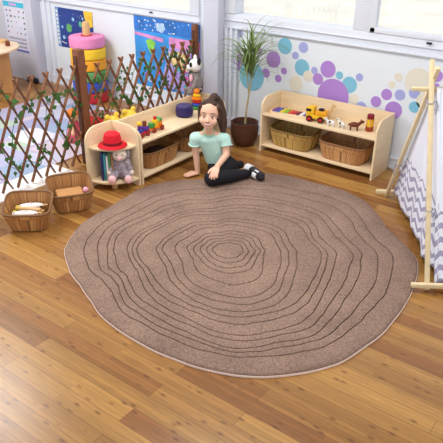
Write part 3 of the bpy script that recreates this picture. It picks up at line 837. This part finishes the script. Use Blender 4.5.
t = thing('toy_cylinder', 'toy cylinder with dark red cap and yellow middle near the shelf end', 'toy', (-1.642, 3.985, ZR))
MB().lathe([(.026, 0), (.028, .004), (.028, .03), (.024, .034)], seg=24).build('base', mat('cyl_rust', (150, 62, 34), .5), t)
MB().lathe([(.021, .034), (.021, .09)], seg=24).build('middle', YEL, t)
MB().lathe([(.0215, .088), (.024, .09), (.025, .118), (.02, .123)], seg=24).build('cap', mat('cyl_maroon', (130, 24, 40), .5), t)
for q in range(4):
    a = q*PI/2+.4; MB().cyl((.024*math.cos(a), .024*math.sin(a), .03), (.024*math.cos(a), .024*math.sin(a), .095), .003, .003, 8).build('rod', NATW, t)

# ------------------------------------------------------------------ toys on the left shelf
ZL = .3052
def train():
    t = thing('toy_train', 'colourful wooden block train on the left shelf top', 'toy train', (-2.83, 2.99, ZL), PI/2+.05)
    wm = mat('train_wheel', (140, 44, 36), .45)
    def wheels(car, xs):
        for x in xs:
            for s in (-1, 1): MB().cyl((x, s*.022, .018), (x, s*.032, .018), .018, .018, 20).build('wheel', wm, car)
    e = MB().box((-.085, 0, .027), (.11, .045, .014), bev=.003).build('engine_base', RED, t); wheels(e, (-.122, -.06))
    MB().box((-.115, 0, .045), (.035, .04, .022), bev=.004).build('front_block', BLUE, t)
    MB().cyl((-.115, 0, .056), (-.115, 0, .088), .014, .014, 18).build('funnel', PURPLE, t)
    MB().ball((-.115, 0, .095), .018).build('knob', YEL, t)
    MB().box((-.062, 0, .05), (.05, .04, .032), bev=.004).build('cab', PURPLE, t)
    MB().cyl((-.062, 0, .066), (-.062, 0, .1), .015, .015, 18).build('peg', BROWN, t)
    w = MB().box((.055, 0, .027), (.13, .045, .014), bev=.003).build('wagon_base', ORANGE, t); wheels(w, (.01, .095))
    for x, c, hh in ((.008, GREEN, .035), (.05, YEL, .05), (.092, ORANGE, .03)): MB().box((x, 0, .034+hh/2), (.035, .038, hh), bev=.004).build('block', c, t)
    MB().prism([(.075, -.018, .064), (.115, -.018, .064), (.095, -.018, .092)], (0, .036, 0), .002).build('roof_block', GREEN, t)
    MB().cyl((.05, 0, .084), (.05, 0, .104), .012, .012, 16).build('peg', RED, t)
    MB().bar((-.03, 0, .024), (-.005, 0, .024), .006, .005).build('coupling', BLACK, t)
train()
t = thing('toy_drum', 'dark blue round toy drum on the left shelf', 'toy drum', (-2.89, 3.43, ZL), .5)
MB().lathe([(.055, 0), (.064, .008), (.068, .04), (.064, .075), (.056, .082)], seg=32).build('shell', mat('drum_navy', (44, 36, 92), .45, .1, 20), t)
MB().lathe([(.056, .082), (.054, .086), (.01, .088)], seg=32).build('skin', mat('drum_skin', (70, 60, 110), .5), t)
t = thing('stacking_toy', 'orange topped wooden stacking toy at the far end of the left shelf', 'toy', (-2.93, 3.63, ZL))
for i, (c, r) in enumerate(((GREEN, .042), (BLUE, .038), (RED, .034), (ORANGE, .04), (YEL, .03))):
    MB().lathe([(r-.008, .024*i), (r, .024*i+.006), (r, .024*i+.018), (r-.008, .024*i+.024)], seg=28).build('disc', c, t)
MB().ball((0, 0, .138), (.026, .026, .022)).build('top_knob', ORANGE, t)

# lemur plush sitting on the shelf back
def lemur():
    LG = mat('plush_grey', (134, 126, 124), .95, .18, 50, .4, 200); LW = mat('plush_white', (236, 232, 230), .95, .05, 60); LB = mat('plush_black', (30, 26, 28), .9)
    t = thing('lemur_plush', 'grey ring tailed lemur plush sitting on the shelf back', 'soft toy', (-2.995, 3.71, .401), -Y0); t.scale = (1.2, 1.2, 1.2)
    # local: +x roughly towards the viewer's right after rotation, front is -y
    b = MB(); b.ball((0.01, .0, .06), (.045, .04, .062)); b.ball((.005, -.006, .115), (.032, .03, .04))
    b.caps((-.02, -.01, .11), .018, (-.075, -.02, .10), .015); b.caps((-.075, -.02, .10), .015, (-.11, -.012, .088), .015)
    b.caps((.035, -.01, .10), .017, (.05, -.035, .05), .014)
    for s in (-1, 1): b.caps((s*.025, -.02, .022), .022, (s*.038, -.062, .016), .015)
    remeshed(b, .004, 2).build('body', LG, t)
    h = MB(); h.ball((.012, -.012, .185), (.048, .042, .042)); h.ball((.012, -.05, .172), (.022, .026, .018)); remeshed(h, .003, 2).build('head', LW, t)
    for s in (-1, 1):
        MB().ball((.012+s*.021, -.047, .194), (.013, .01, .016)).build('eye_patch', LB, t)
        MB().ball((.012+s*.047, .0, .218), (.02, .012, .024)).build('ear', LB if s > 0 else LW, t)
    MB().ball((.012, -.074, .176), (.009, .007, .007)).build('nose', LB, t)
    MB().ball((-.118, -.012, .085), (.016, .016, .024)).build('paw', LB, t)
    MB().ball((.008, -.04, .10), (.024, .012, .026)).build('chest', mat('plush_pink', (226, 170, 186), .9), t)
    pts = [V((.045, .02, .03)), V((.075, .01, .05)), V((.09, -.01, .03)), V((.085, -.03, -.03)), V((.078, -.035, -.09))]
    for i in range(8):
        f0, f1 = i/8, (i+1)/8
        def at(f):
            k = min(3, int(f*4)); return pts[k].lerp(pts[k+1], f*4-k)
        MB().caps(at(f0), .012, at(f1), .012, 12).build('tail_band', LB if i % 2 else LG, t)
lemur()

# ------------------------------------------------------------------ corner shelf contents
def hat():
    p = V((-2.875, 2.665, .2922))
    t = thing('toy_hat', 'bright red felt hat on the corner shelf', 'hat', p, .6)
    HM = mat('hat_red', (214, 24, 42), .75, .08, 30)
    MB().lathe([(.062, .002), (.088, .0), (.098, .006), (.094, .012), (.07, .012), (.062, .02), (.06, .055), (.052, .085), (.036, .097), (.012, .1)], seg=40).build('crown', HM, t)
    MB().lathe([(.0635, .016), (.0645, .018), (.0635, .034), (.0625, .036)], seg=40).build('band', mat('hat_band', (120, 14, 30), .7), t)
hat()
def bunny():
    p = V((-2.834, 2.684, .0605))
    FM = mat('plush_print', (150, 138, 146), .95, .45, 70, .4, 200); PK = mat('plush_foot', (238, 190, 192), .9); CR = mat('plush_cream', (222, 206, 190), .95, .1, 60)
    t = thing('rabbit_plush', 'grey patterned soft toy with pink feet slumped in the corner shelf', 'soft toy', p, math.radians(42)); t.scale = (1.14, 1.14, 1.14)
    # front is -y
    b = MB(); b.ball((0, .01, .07), (.048, .04, .068))
    for s in (-1, 1):
        b.caps((s*.03, -.005, .04), .03, (s*.045, -.055, .03), .024)
        b.caps((s*.04, 0, .11), .02, (s*.062, -.02, .06), .016)
    remeshed(b, .004, 2).build('body', FM, t)
    for s in (-1, 1): MB().ball((s*.047, -.075, .026), (.024, .02, .026)).build('foot', PK, t)
    for s in (-1, 1): MB().ball((s*.066, -.03, .05), (.015, .017, .017)).build('hand', CR, t)
    MB().ball((0, -.008, .155), (.043, .04, .038)).build('head', CR, t)
    MB().ball((0, -.045, .147), (.016, .012, .011)).build('muzzle', PK, t)
    for s in (-1, 1):
        MB().ball((s*.016, -.042, .166), .0045).build('eye', BLACK, t)
        MB().ball((s*.046, .0, .16), (.014, .012, .034)).build('ear', FM, t)
bunny()
def book(label, x, y, h, d, th, rz, m, tilt=0):
    t = thing('picture_book', label, 'book', (x, y, .0605), rz, 'picture books in the corner shelf')
    R = Matrix.Rotation(tilt, 3, 'X') if tilt else None
    off = d/2*0
    MB().box((0, 0, h/2), (d, th, h), R, bev=.002).build('cover', m, t)
    MB().box((-.004, 0, h/2+.001), (d, th*.7, h-.003), R).build('pages', WHITE, t)
    return t
BKS = [('navy', (44, 52, 110)), ('teal', (60, 150, 160)), ('white', (220, 222, 224)), ('green', (70, 130, 80)), ('wood brown', (150, 110, 70))]
for i, (nm, c) in enumerate(BKS):
    book('%s spined picture book, %s in the corner shelf row' % (nm, ['leftmost', 'second from the left', 'middle one', 'second from the soft toy', 'nearest the soft toy'][i]),
         -2.938+.0125*i, 2.622+.0110*i, .20-.012*(i % 3), .11, .0135, math.radians(-48), mat('book_'+nm.replace(' ', '_'), c, .5))

# ------------------------------------------------------------------ things in the floor baskets
def in_basket(B, p):   # point in a basket's frame to the room
    return Matrix.Translation(B.location) @ Matrix.Rotation(B.rotation_euler.z, 4, 'Z') @ V(p)
SPOT = bpy.data.materials.new('spotted_white'); SPOT.use_nodes = True
n_, l_ = SPOT.node_tree.nodes, SPOT.node_tree.links
tc = n_.new('ShaderNodeTexCoord'); vo = n_.new('ShaderNodeTexVoronoi'); vo.inputs['Scale'].default_value = 38; l_.new(tc.outputs['Object'], vo.inputs['Vector'])
lt = n_.new('ShaderNodeMath'); lt.operation = 'LESS_THAN'; lt.inputs[1].default_value = .3; l_.new(vo.outputs['Distance'], lt.inputs[0])
mx = n_.new('ShaderNodeMixRGB'); mx.inputs[1].default_value = lin((238, 230, 226)); mx.inputs[2].default_value = lin((70, 40, 44)); l_.new(lt.outputs[0], mx.inputs[0]); l_.new(mx.outputs[0], n_['Principled BSDF'].inputs['Base Color'])
def maraca(label, p, rz):
    q = in_basket(B1, p)
    t = thing('castanet', label, 'castanet', q, B1.rotation_euler.z+rz, 'spotted instruments in the floor basket')
    MB().ball((0, 0, .018), (.078, .027, .018), seg=28).build('shell', SPOT, t)
    MB().cyl((.07, 0, .018), (.10, 0, .018), .007, .006, 14).build('handle', NATW, t)
fill = in_basket(B1, (0, 0, .008)); t = tag(MB().box((0, 0, .035), (.17, .15, .07), bev=.02).build('folded_cloth', mat('cloth_ochre', (176, 140, 84), .9, .2, 20)), 'folded ochre cloth lying in the basket of instruments', 'cloth'); t.location = fill; t.rotation_euler.z = B1.rotation_euler.z
maraca('spotted white instrument at the front of the floor basket', (-.012, -.052, .086), .05)
maraca('spotted white instrument at the back of the floor basket', (.0, .05, .086), .15)
for i, (a, b, lab) in enumerate((((-.085, -.005, .088), (.085, .012, .088), 'thin pale wooden beater lying across the basket of instruments'), ((-.07, .028, .101), (.075, -.022, .113), 'thicker wooden beater crossing the thin one in the basket'))):
    t = thing('wooden_beater', lab, 'beater', in_basket(B1, (0, 0, 0)), B1.rotation_euler.z, 'beaters in the floor basket')
    MB().cyl(a, b, .008+.004*i, .008+.004*i, 14).build('stick', NATW, t); MB().ball(a, .015+.003*i).build('head', mat('beater_yellow', (206, 180, 80), .6), t)
t = tag(MB().box((0, 0, .05), (.165, .135, .10), bev=.01).build('tan_pad', mat('pad_tan', (190, 140, 88), .8, .1, 30)), 'tan pad lying in the floor basket nearer the corner shelf', 'pad'); t.location = in_basket(B2, (-.005, 0, .008)); t.rotation_euler.z = B2.rotation_euler.z
t = tag(MB().ball((0, 0, 0), (.02, .018, .018)).build('pink_ball', mat('ball_pink', (234, 170, 190), .5)), 'small pink ball at the right of the floor basket with the tan pad', 'ball'); t.location = in_basket(B2, (.092, -.03, .118))
# dark thing in shelf basket
t = tag(MB().ball((0, 0, .055), (.11, .07, .05)).build('dark_cloth', mat('cloth_dark', (58, 36, 34), .9, .3, 20)), 'dark cloth bundled in the basket beside the corner unit', 'cloth'); t.location = (-2.866, 3.06, .068); t.rotation_euler.z = PI/2

# ------------------------------------------------------------------ the girl
ED = V((-.593, .805, 0)); ER = V((.805, .593, 0)); UP = V((0, 0, 1))
P0 = pz(214, 180, 0)
def G(u, v, d=0.0):
    r = ray(u, v); base = P0+ED*d
    return CAM + r*(ED.dot(base-CAM)/ED.dot(r))
def girl():
    O = V((-2.40, 3.20, 0))
    t = thing('person', 'girl in mint top and black leggings sitting on the rug edge, leaning on one hand', 'person', O)
    SK = mat('skin', (236, 188, 162), .5, .03, 20); HAIR = mat('brown_hair', (66, 44, 33), .5, .3, 12, .5, 60, stretch=(6, 6, 1)); MINT = mat('mint_jersey', (192, 232, 222), .85, .03, 20, .2, 150)
    LEG = mat('black_leggings', (20, 20, 28), .75, .15, 30)
    def fin(mb, voxel, sm, name, m, par=t):
        r = remeshed(mb, voxel, sm); bmesh.ops.translate(r.bm, vec=-O, verts=r.bm.verts); return r.build(name, m, par)
    # key points
    hipL = G(228, 167, .10); hipR = G(218, 168, .13); pel = G(223, 164, .115)
    kneeL = pz(212, 178.5, .074)
    ankL = pz(246, 173.5, .06)
    waist = G(215, 156, .09); chest = G(211.5, 144, .06); neck0 = G(209, 133, .05)
    shA = G(195.5, 138, .06); shB = G(224.5, 139, .05)
    elbA = G(196, 153, .075); wrA = G(197.5, 169, .07); wrA.z = .034
    wrB = kneeL+UP*.088+ER*.034; elbB = G(226.5, 154.5, .02)
    hc = G(209.4, 114.2, .02)
    yaw = -.10; tilt = .10
    F = (-ED*math.cos(yaw)+ER*math.sin(yaw)); F = (F*math.cos(.16)+UP*math.sin(.16)).normalized()
    U = UP-F*UP.dot(F); U.normalize(); S = F.cross(U)*-1
    S = U.cross(F); 
    if S.dot(ER) < 0: S = -S
    U = (U*math.cos(tilt)+S*math.sin(tilt)*.6).normalized(); S = S-U*S.dot(U); S.normalize()
    RH = Matrix((S, F, U)).transposed()
    def H(x, f, u): return hc+S*x+F*f+U*u
    # body: one continuous skin surface
    b = MB()
    b.ball(H(0, -.012, .022), (.068, .080, .074), RH); b.ball(H(0, .020, -.035), (.056, .052, .058), RH); b.ball(H(0, .040, -.076), (.026, .024, .022), RH)
    for s in (-1, 1):
        b.ball(H(s*.032, .038, -.040), (.028, .026, .026), RH)            # cheeks
        b.ball(H(s*.070, -.008, -.012), (.009, .015, .022), RH)           # ears
    b.caps(H(0, .066, -.008), .0065, H(0, .081, -.036), .0095, 12); 
    for s in (-1, 1): b.ball(H(s*.009, .072, -.038), .007)
    b.caps(H(0, -.012, -.06), .031, neck0, .033); b.caps(neck0, .034, chest, .045)
    b.chain([(chest, .045), (waist, .045), (pel, .06)])
    for a in (shA, shB): b.caps(neck0, .03, a, .032)
    b.chain([(shA, .031), (elbA, .024), (wrA, .018)]); b.chain([(shB, .031), (elbB, .024), (wrB, .018)])
    for hp, kn in ((hipL, kneeL),): b.caps(hp, .055, kn, .04)
    fin(b, .0042, 2, 'body', SK)
    # hands, five separate fingers each
    def hand(wr, f, side, n, curl, lens, name):
        m = MB(); sd = side.normalized(); f = f.normalized(); n = n.normalized()
        m.ball(wr, .0165); k = wr+f*.047
        for q in (-1, -.33, .33, 1): m.caps(wr+f*.008+sd*q*.010, .0115, k+sd*q*.018, .0098, 12)
        for i, q in enumerate((-1, -.36, .3, .95)):
            d1 = (f+sd*q*.20-n*curl[0]).normalized(); d2 = (f+sd*q*.2-n*curl[1]).normalized(); d3 = (f+sd*q*.2-n*curl[2]).normalized()
            a = k+sd*q*.0185; L = lens[i]; c = a+d1*L*.45; e = c+d2*L*.32; g = e+d3*L*.26
            m.chain([(a, .0078), (c, .0072), (e, .0066), (g, .0056)], 12)
        tb = wr+f*.014-sd*.016; m.chain([(tb, .0105), (tb+f*.02-sd*.02, .0085), (tb+f*.042-sd*.026-n*.004, .0065)], 12)
        r = remeshed(m, .0026, 1); bmesh.ops.translate(r.bm, vec=-O, verts=r.bm.verts); return r.build(name, SK, t)
    LN = (.042, .05, .047, .036)
    # supporting hand: flat on the floor, fingers pointing to the viewer's left
    wf = V((wrA.x, wrA.y, .024))
    hand(wf, -ER*.95-ED*.30-UP*.10, ED*-.9+ER*.3, UP, (.05, .12, .10), LN, 'hand')
    # other hand resting over the knee, fingers pointing down
    hand(wrB, (-UP*.50-ED*.78-ER*.28), ER*.95-ED*.15, (-ED*.55+UP*.8), (.25, .60, .95), LN, 'hand')
    # shirt
    s = MB()
    TR = Matrix((ER, ED, UP)).transposed()
    for k in range(9):
        f = k/8; c = G(209.3, 139, .06).lerp(G(216.5, 159.5, .10), f); s.ball(c, (.084-.008*f+.006*f*f, .060+.008*f, .045), TR, 28)
    s.caps(G(209.5, 136, .06), .042, G(209.5, 139, .06), .05)
    for a in (shA, shB): s.caps(G(209.5, 137, .055), .042, a, .043)
    s.cyl(shA, shA.lerp(elbA, .42)-ER*.006, .042, .039, 24); s.cyl(shB, shB.lerp(elbB, .42)+ER*.006, .042, .039, 24)
    s.ball(shA, .042); s.ball(shB, .042)
    fin(s, .004, 3, 'shirt', MINT)
    nk = []
    ctr = G(209, 131.8, .045)
    for q in range(24):
        a = q*PI/12; nk.append(ctr+ER*math.cos(a)*.040-ED*math.sin(a)*.042+UP*(-.018*math.sin(a))-O)
    MB().tube(nk, .005, 8, True).build('neckband', mat('mint_band', (150, 206, 176), .85), t)
    for sh, el, sg in ((shA, elbA, -1), (shB, elbB, 1)):   # sleeve frills
        c = sh.lerp(el, .40)+ER*sg*.006; ax_ = (el-sh).normalized(); u = ax_.cross(ED).normalized(); w = ax_.cross(u)
        ring = [c+(u*math.cos(q*PI/16)+w*math.sin(q*PI/16))*(.040+.003*(q % 2))-O for q in range(32)]
        MB().tube(ring, .0045, 6, True).build('sleeve_frill', MINT, t)
    # leggings
    l = MB()
    l.ball(pel, .080); l.caps(hipL, .076, kneeL, .055); l.caps(hipR, .072, G(222, 176, .06), .05); l.caps(waist.lerp(pel, .45), .064, pel, .078)
    kl = kneeL.copy(); l.chain([(kneeL, .053), (pz(230, 176, .07), .048), (ankL, .031)])
    kr = G(214, 177, .06); kr.z = .07; ar = G(240, 172, .16); ar.z = .055
    l.chain([(hipR, .07), (kr, .048), (ar, .03)])
    r = remeshed(l, .0045, 3)
    for v in r.bm.verts:
        if v.co.z < .0235: v.co.z = .0235
    bmesh.ops.translate(r.bm, vec=-O, verts=r.bm.verts); r.build('leggings', LEG, t)
    # shoes and socks
    def shoe(an, toe, up_, nm):
        d = (toe-an).normalized(); sd = d.cross(UP).normalized(); nrm = sd.cross(d)
        sh = MB(); sh.ball(an+d*.005, (.034, .031, .034)); sh.caps(an+d*.02, .029, an+d*.075, .027); sh.ball(an+d*.105, (.03, .028, .025))
        rr = remeshed(sh, .003, 2)
        for v in rr.bm.verts:
            if v.co.z < .024: v.co.z = .024
        bmesh.ops.translate(rr.bm, vec=-O, verts=rr.bm.verts); o = rr.build(nm, mat('shoe_black', (30, 28, 34), .45), t)
        sk = MB(); sk.cyl(an-d*.04+UP*.004, an+d*.008+UP*.006, .032, .036, 20); bmesh.ops.translate(sk.bm, vec=-O, verts=sk.bm.verts); sk.build('sock', mat('sock_white', (236, 236, 242), .85), t)
        w = MB(); c = an+d*.062-sd*-.004
        w.cyl(c-d*.017, c+d*.017, .0305, .030, 20); bmesh.ops.translate(w.bm, vec=-O, verts=w.bm.verts); tag(w.build('strap', MATS['sock_white'], o), 'white shoe strap')
        so = MB(); so.bar(an-d*.02+nrm*.026, an+d*.12+nrm*.022, .05, .01, nrm, .004); bmesh.ops.translate(so.bm, vec=-O, verts=so.bm.verts); so.build('sole', mat('sole_dark', (44, 40, 46), .7), o)
    a1 = ankL+V((0, 0, .0)); a1 = pz(250.5, 170.5, .07); tt = pz(263, 178.5, .05)
    shoe(a1, tt, UP, 'shoe')
    # face details
    def part(mb, name, m, par=t):
        bmesh.ops.translate(mb.bm, vec=-O, verts=mb.bm.verts); return mb.build(name, m, par)
    EW = mat('eye_white', (240, 236, 232), .3); IR = mat('iris_brown', (46, 30, 24), .2); LIP = mat('lips', (196, 96, 92), .5); BR = mat('brow', (84, 56, 42), .8)
    for s_ in (-1, 1):
        e = part(MB().ball(H(s_*.029, .0605, -.010), (.0115, .006, .0052), RH), 'eye', EW)
        part(MB().ball(H(s_*.029, .0655, -.010), (.0066, .003, .0056), RH), 'iris', IR, e)
        part(MB().tube([H(s_*.044, .055, -.005), H(s_*.036, .064, .0005), H(s_*.026, .067, .001), H(s_*.016, .064, -.005)], .0016, 6), 'eyelid', BR, e)
        part(MB().tube([H(s_*.046, .054, .012), H(s_*.034, .065, .0165), H(s_*.016, .068, .013)], .0024, 6), 'eyebrow', BR)
    lp = MB(); lp.tube([H(-.031, .052, -.050), H(-.012, .067, -.064), H(0, .070, -.066), H(.012, .067, -.064), H(.031, .052, -.050)], [.0018, .004, .0045, .004, .0018], 8)
    lp.tube([H(-.031, .052, -.050), H(-.012, .068, -.055), H(0, .071, -.056), H(.012, .068, -.055), H(.031, .052, -.050)], [.0015, .003, .003, .003, .0015], 8); part(lp, 'lips', LIP)
    part(MB().tube([H(-.022, .062, -.0565), H(-.01, .0695, -.0595), H(0, .0715, -.0605), H(.01, .0695, -.0595), H(.022, .062, -.0565)], [.002, .004, .0045, .004, .002], 8), 'teeth', WHITE)
    # hair
    h = MB(); h.ball(H(0, -.034, .028), (.076, .076, .074), RH); h.ball(H(0, -.045, -.01), (.062, .05, .06), RH)
    for s_ in (-1, 1): h.caps(H(s_*.060, .018, .048), .017, H(s_*.069, .000, -.002), .011)
    h.caps(H(-.03, .022, .072), .02, H(.03, .022, .073), .02); h.caps(H(0.0, .0, .08), .03, H(.012, -.02, .10), .028)
    h.ball(H(.018, -.03, .112), (.032, .03, .024), RH)
    tail = [(H(.02, -.045, .115), .026), (H(.05, -.075, .07), .034), (H(.072, -.085, .0), .036), (H(.088, -.085, -.07), .032), (H(.098, -.08, -.125), .02), (H(.10, -.078, -.155), .008)]
    h.chain(tail)
    h.chain([(H(.066, .01, .03), .010), (H(.074, .012, -.02), .008), (H(.072, .016, -.06), .004)]); h.chain([(H(-.064, .01, .03), .009), (H(-.071, .014, -.015), .006), (H(-.069, .018, -.05), .003)])
    r = remeshed(h, .0035, 2)
    for v in r.bm.verts:
        v.co += v.normal*.0016*noise.noise(V((v.co.x*160, v.co.y*160, v.co.z*28)))
    bmesh.ops.translate(r.bm, vec=-O, verts=r.bm.verts); r.build('hair', HAIR, t)
    bd = MB(); ring = [H(.016+.03*math.cos(q*PI/8), -.03+.03*math.sin(q*PI/8), .096) for q in range(16)]; bd.tube(ring, .005, 6, True); part(bd, 'hair_tie', BLACK)
girl()

# ------------------------------------------------------------------ light
w = bpy.data.worlds.new('world'); SC.world = w; w.use_nodes = True
bg = w.node_tree.nodes['Background']; bg.inputs[0].default_value = (.95, .97, 1.0, 1); bg.inputs[1].default_value = 1.15
struct('added_ceiling', MB().box((-3.4, 1.6, 2.55), (11.5, 5.4, .1)), mat('ceiling_paint', (238, 238, 238), .8), 'unseen white slab added overhead to block sky light')  # unseen, added over the room to keep sky light off the interior
def area(name, loc, target, sx, sy, e, col=(1, 1, 1)):
    d = bpy.data.lights.new(name, 'AREA'); d.shape = 'RECTANGLE'; d.size = sx; d.size_y = sy; d.energy = e; d.color = col
    o = bpy.data.objects.new(name, d); COL.objects.link(o); o.location = loc
    o.rotation_euler = (V(target)-V(loc)).to_track_quat('-Z', 'Y').to_euler(); return o
area('ceiling_light', (-4.3, 2.2, 2.47), (-4.2, 2.4, 0), 1.4, 1.4, 92, (1, .99, .98))
area('ceiling_light', (-1.7, 2.5, 2.47), (-1.7, 2.7, 0), 1.4, 1.4, 54, (1, .99, .98))
sun = bpy.data.lights.new('daylight', 'SUN'); sun.energy = .9; sun.angle = .2; so = bpy.data.objects.new('daylight', sun); COL.objects.link(so)
so.rotation_euler = V((.15, .35, -1)).to_track_quat('-Z', 'Y').to_euler()
SC.view_settings.view_transform = 'Standard'; SC.view_settings.look = 'None'; SC.view_settings.gamma = 1
SC.view_settings.use_curve_mapping = False; SC.view_settings.exposure = 0.0
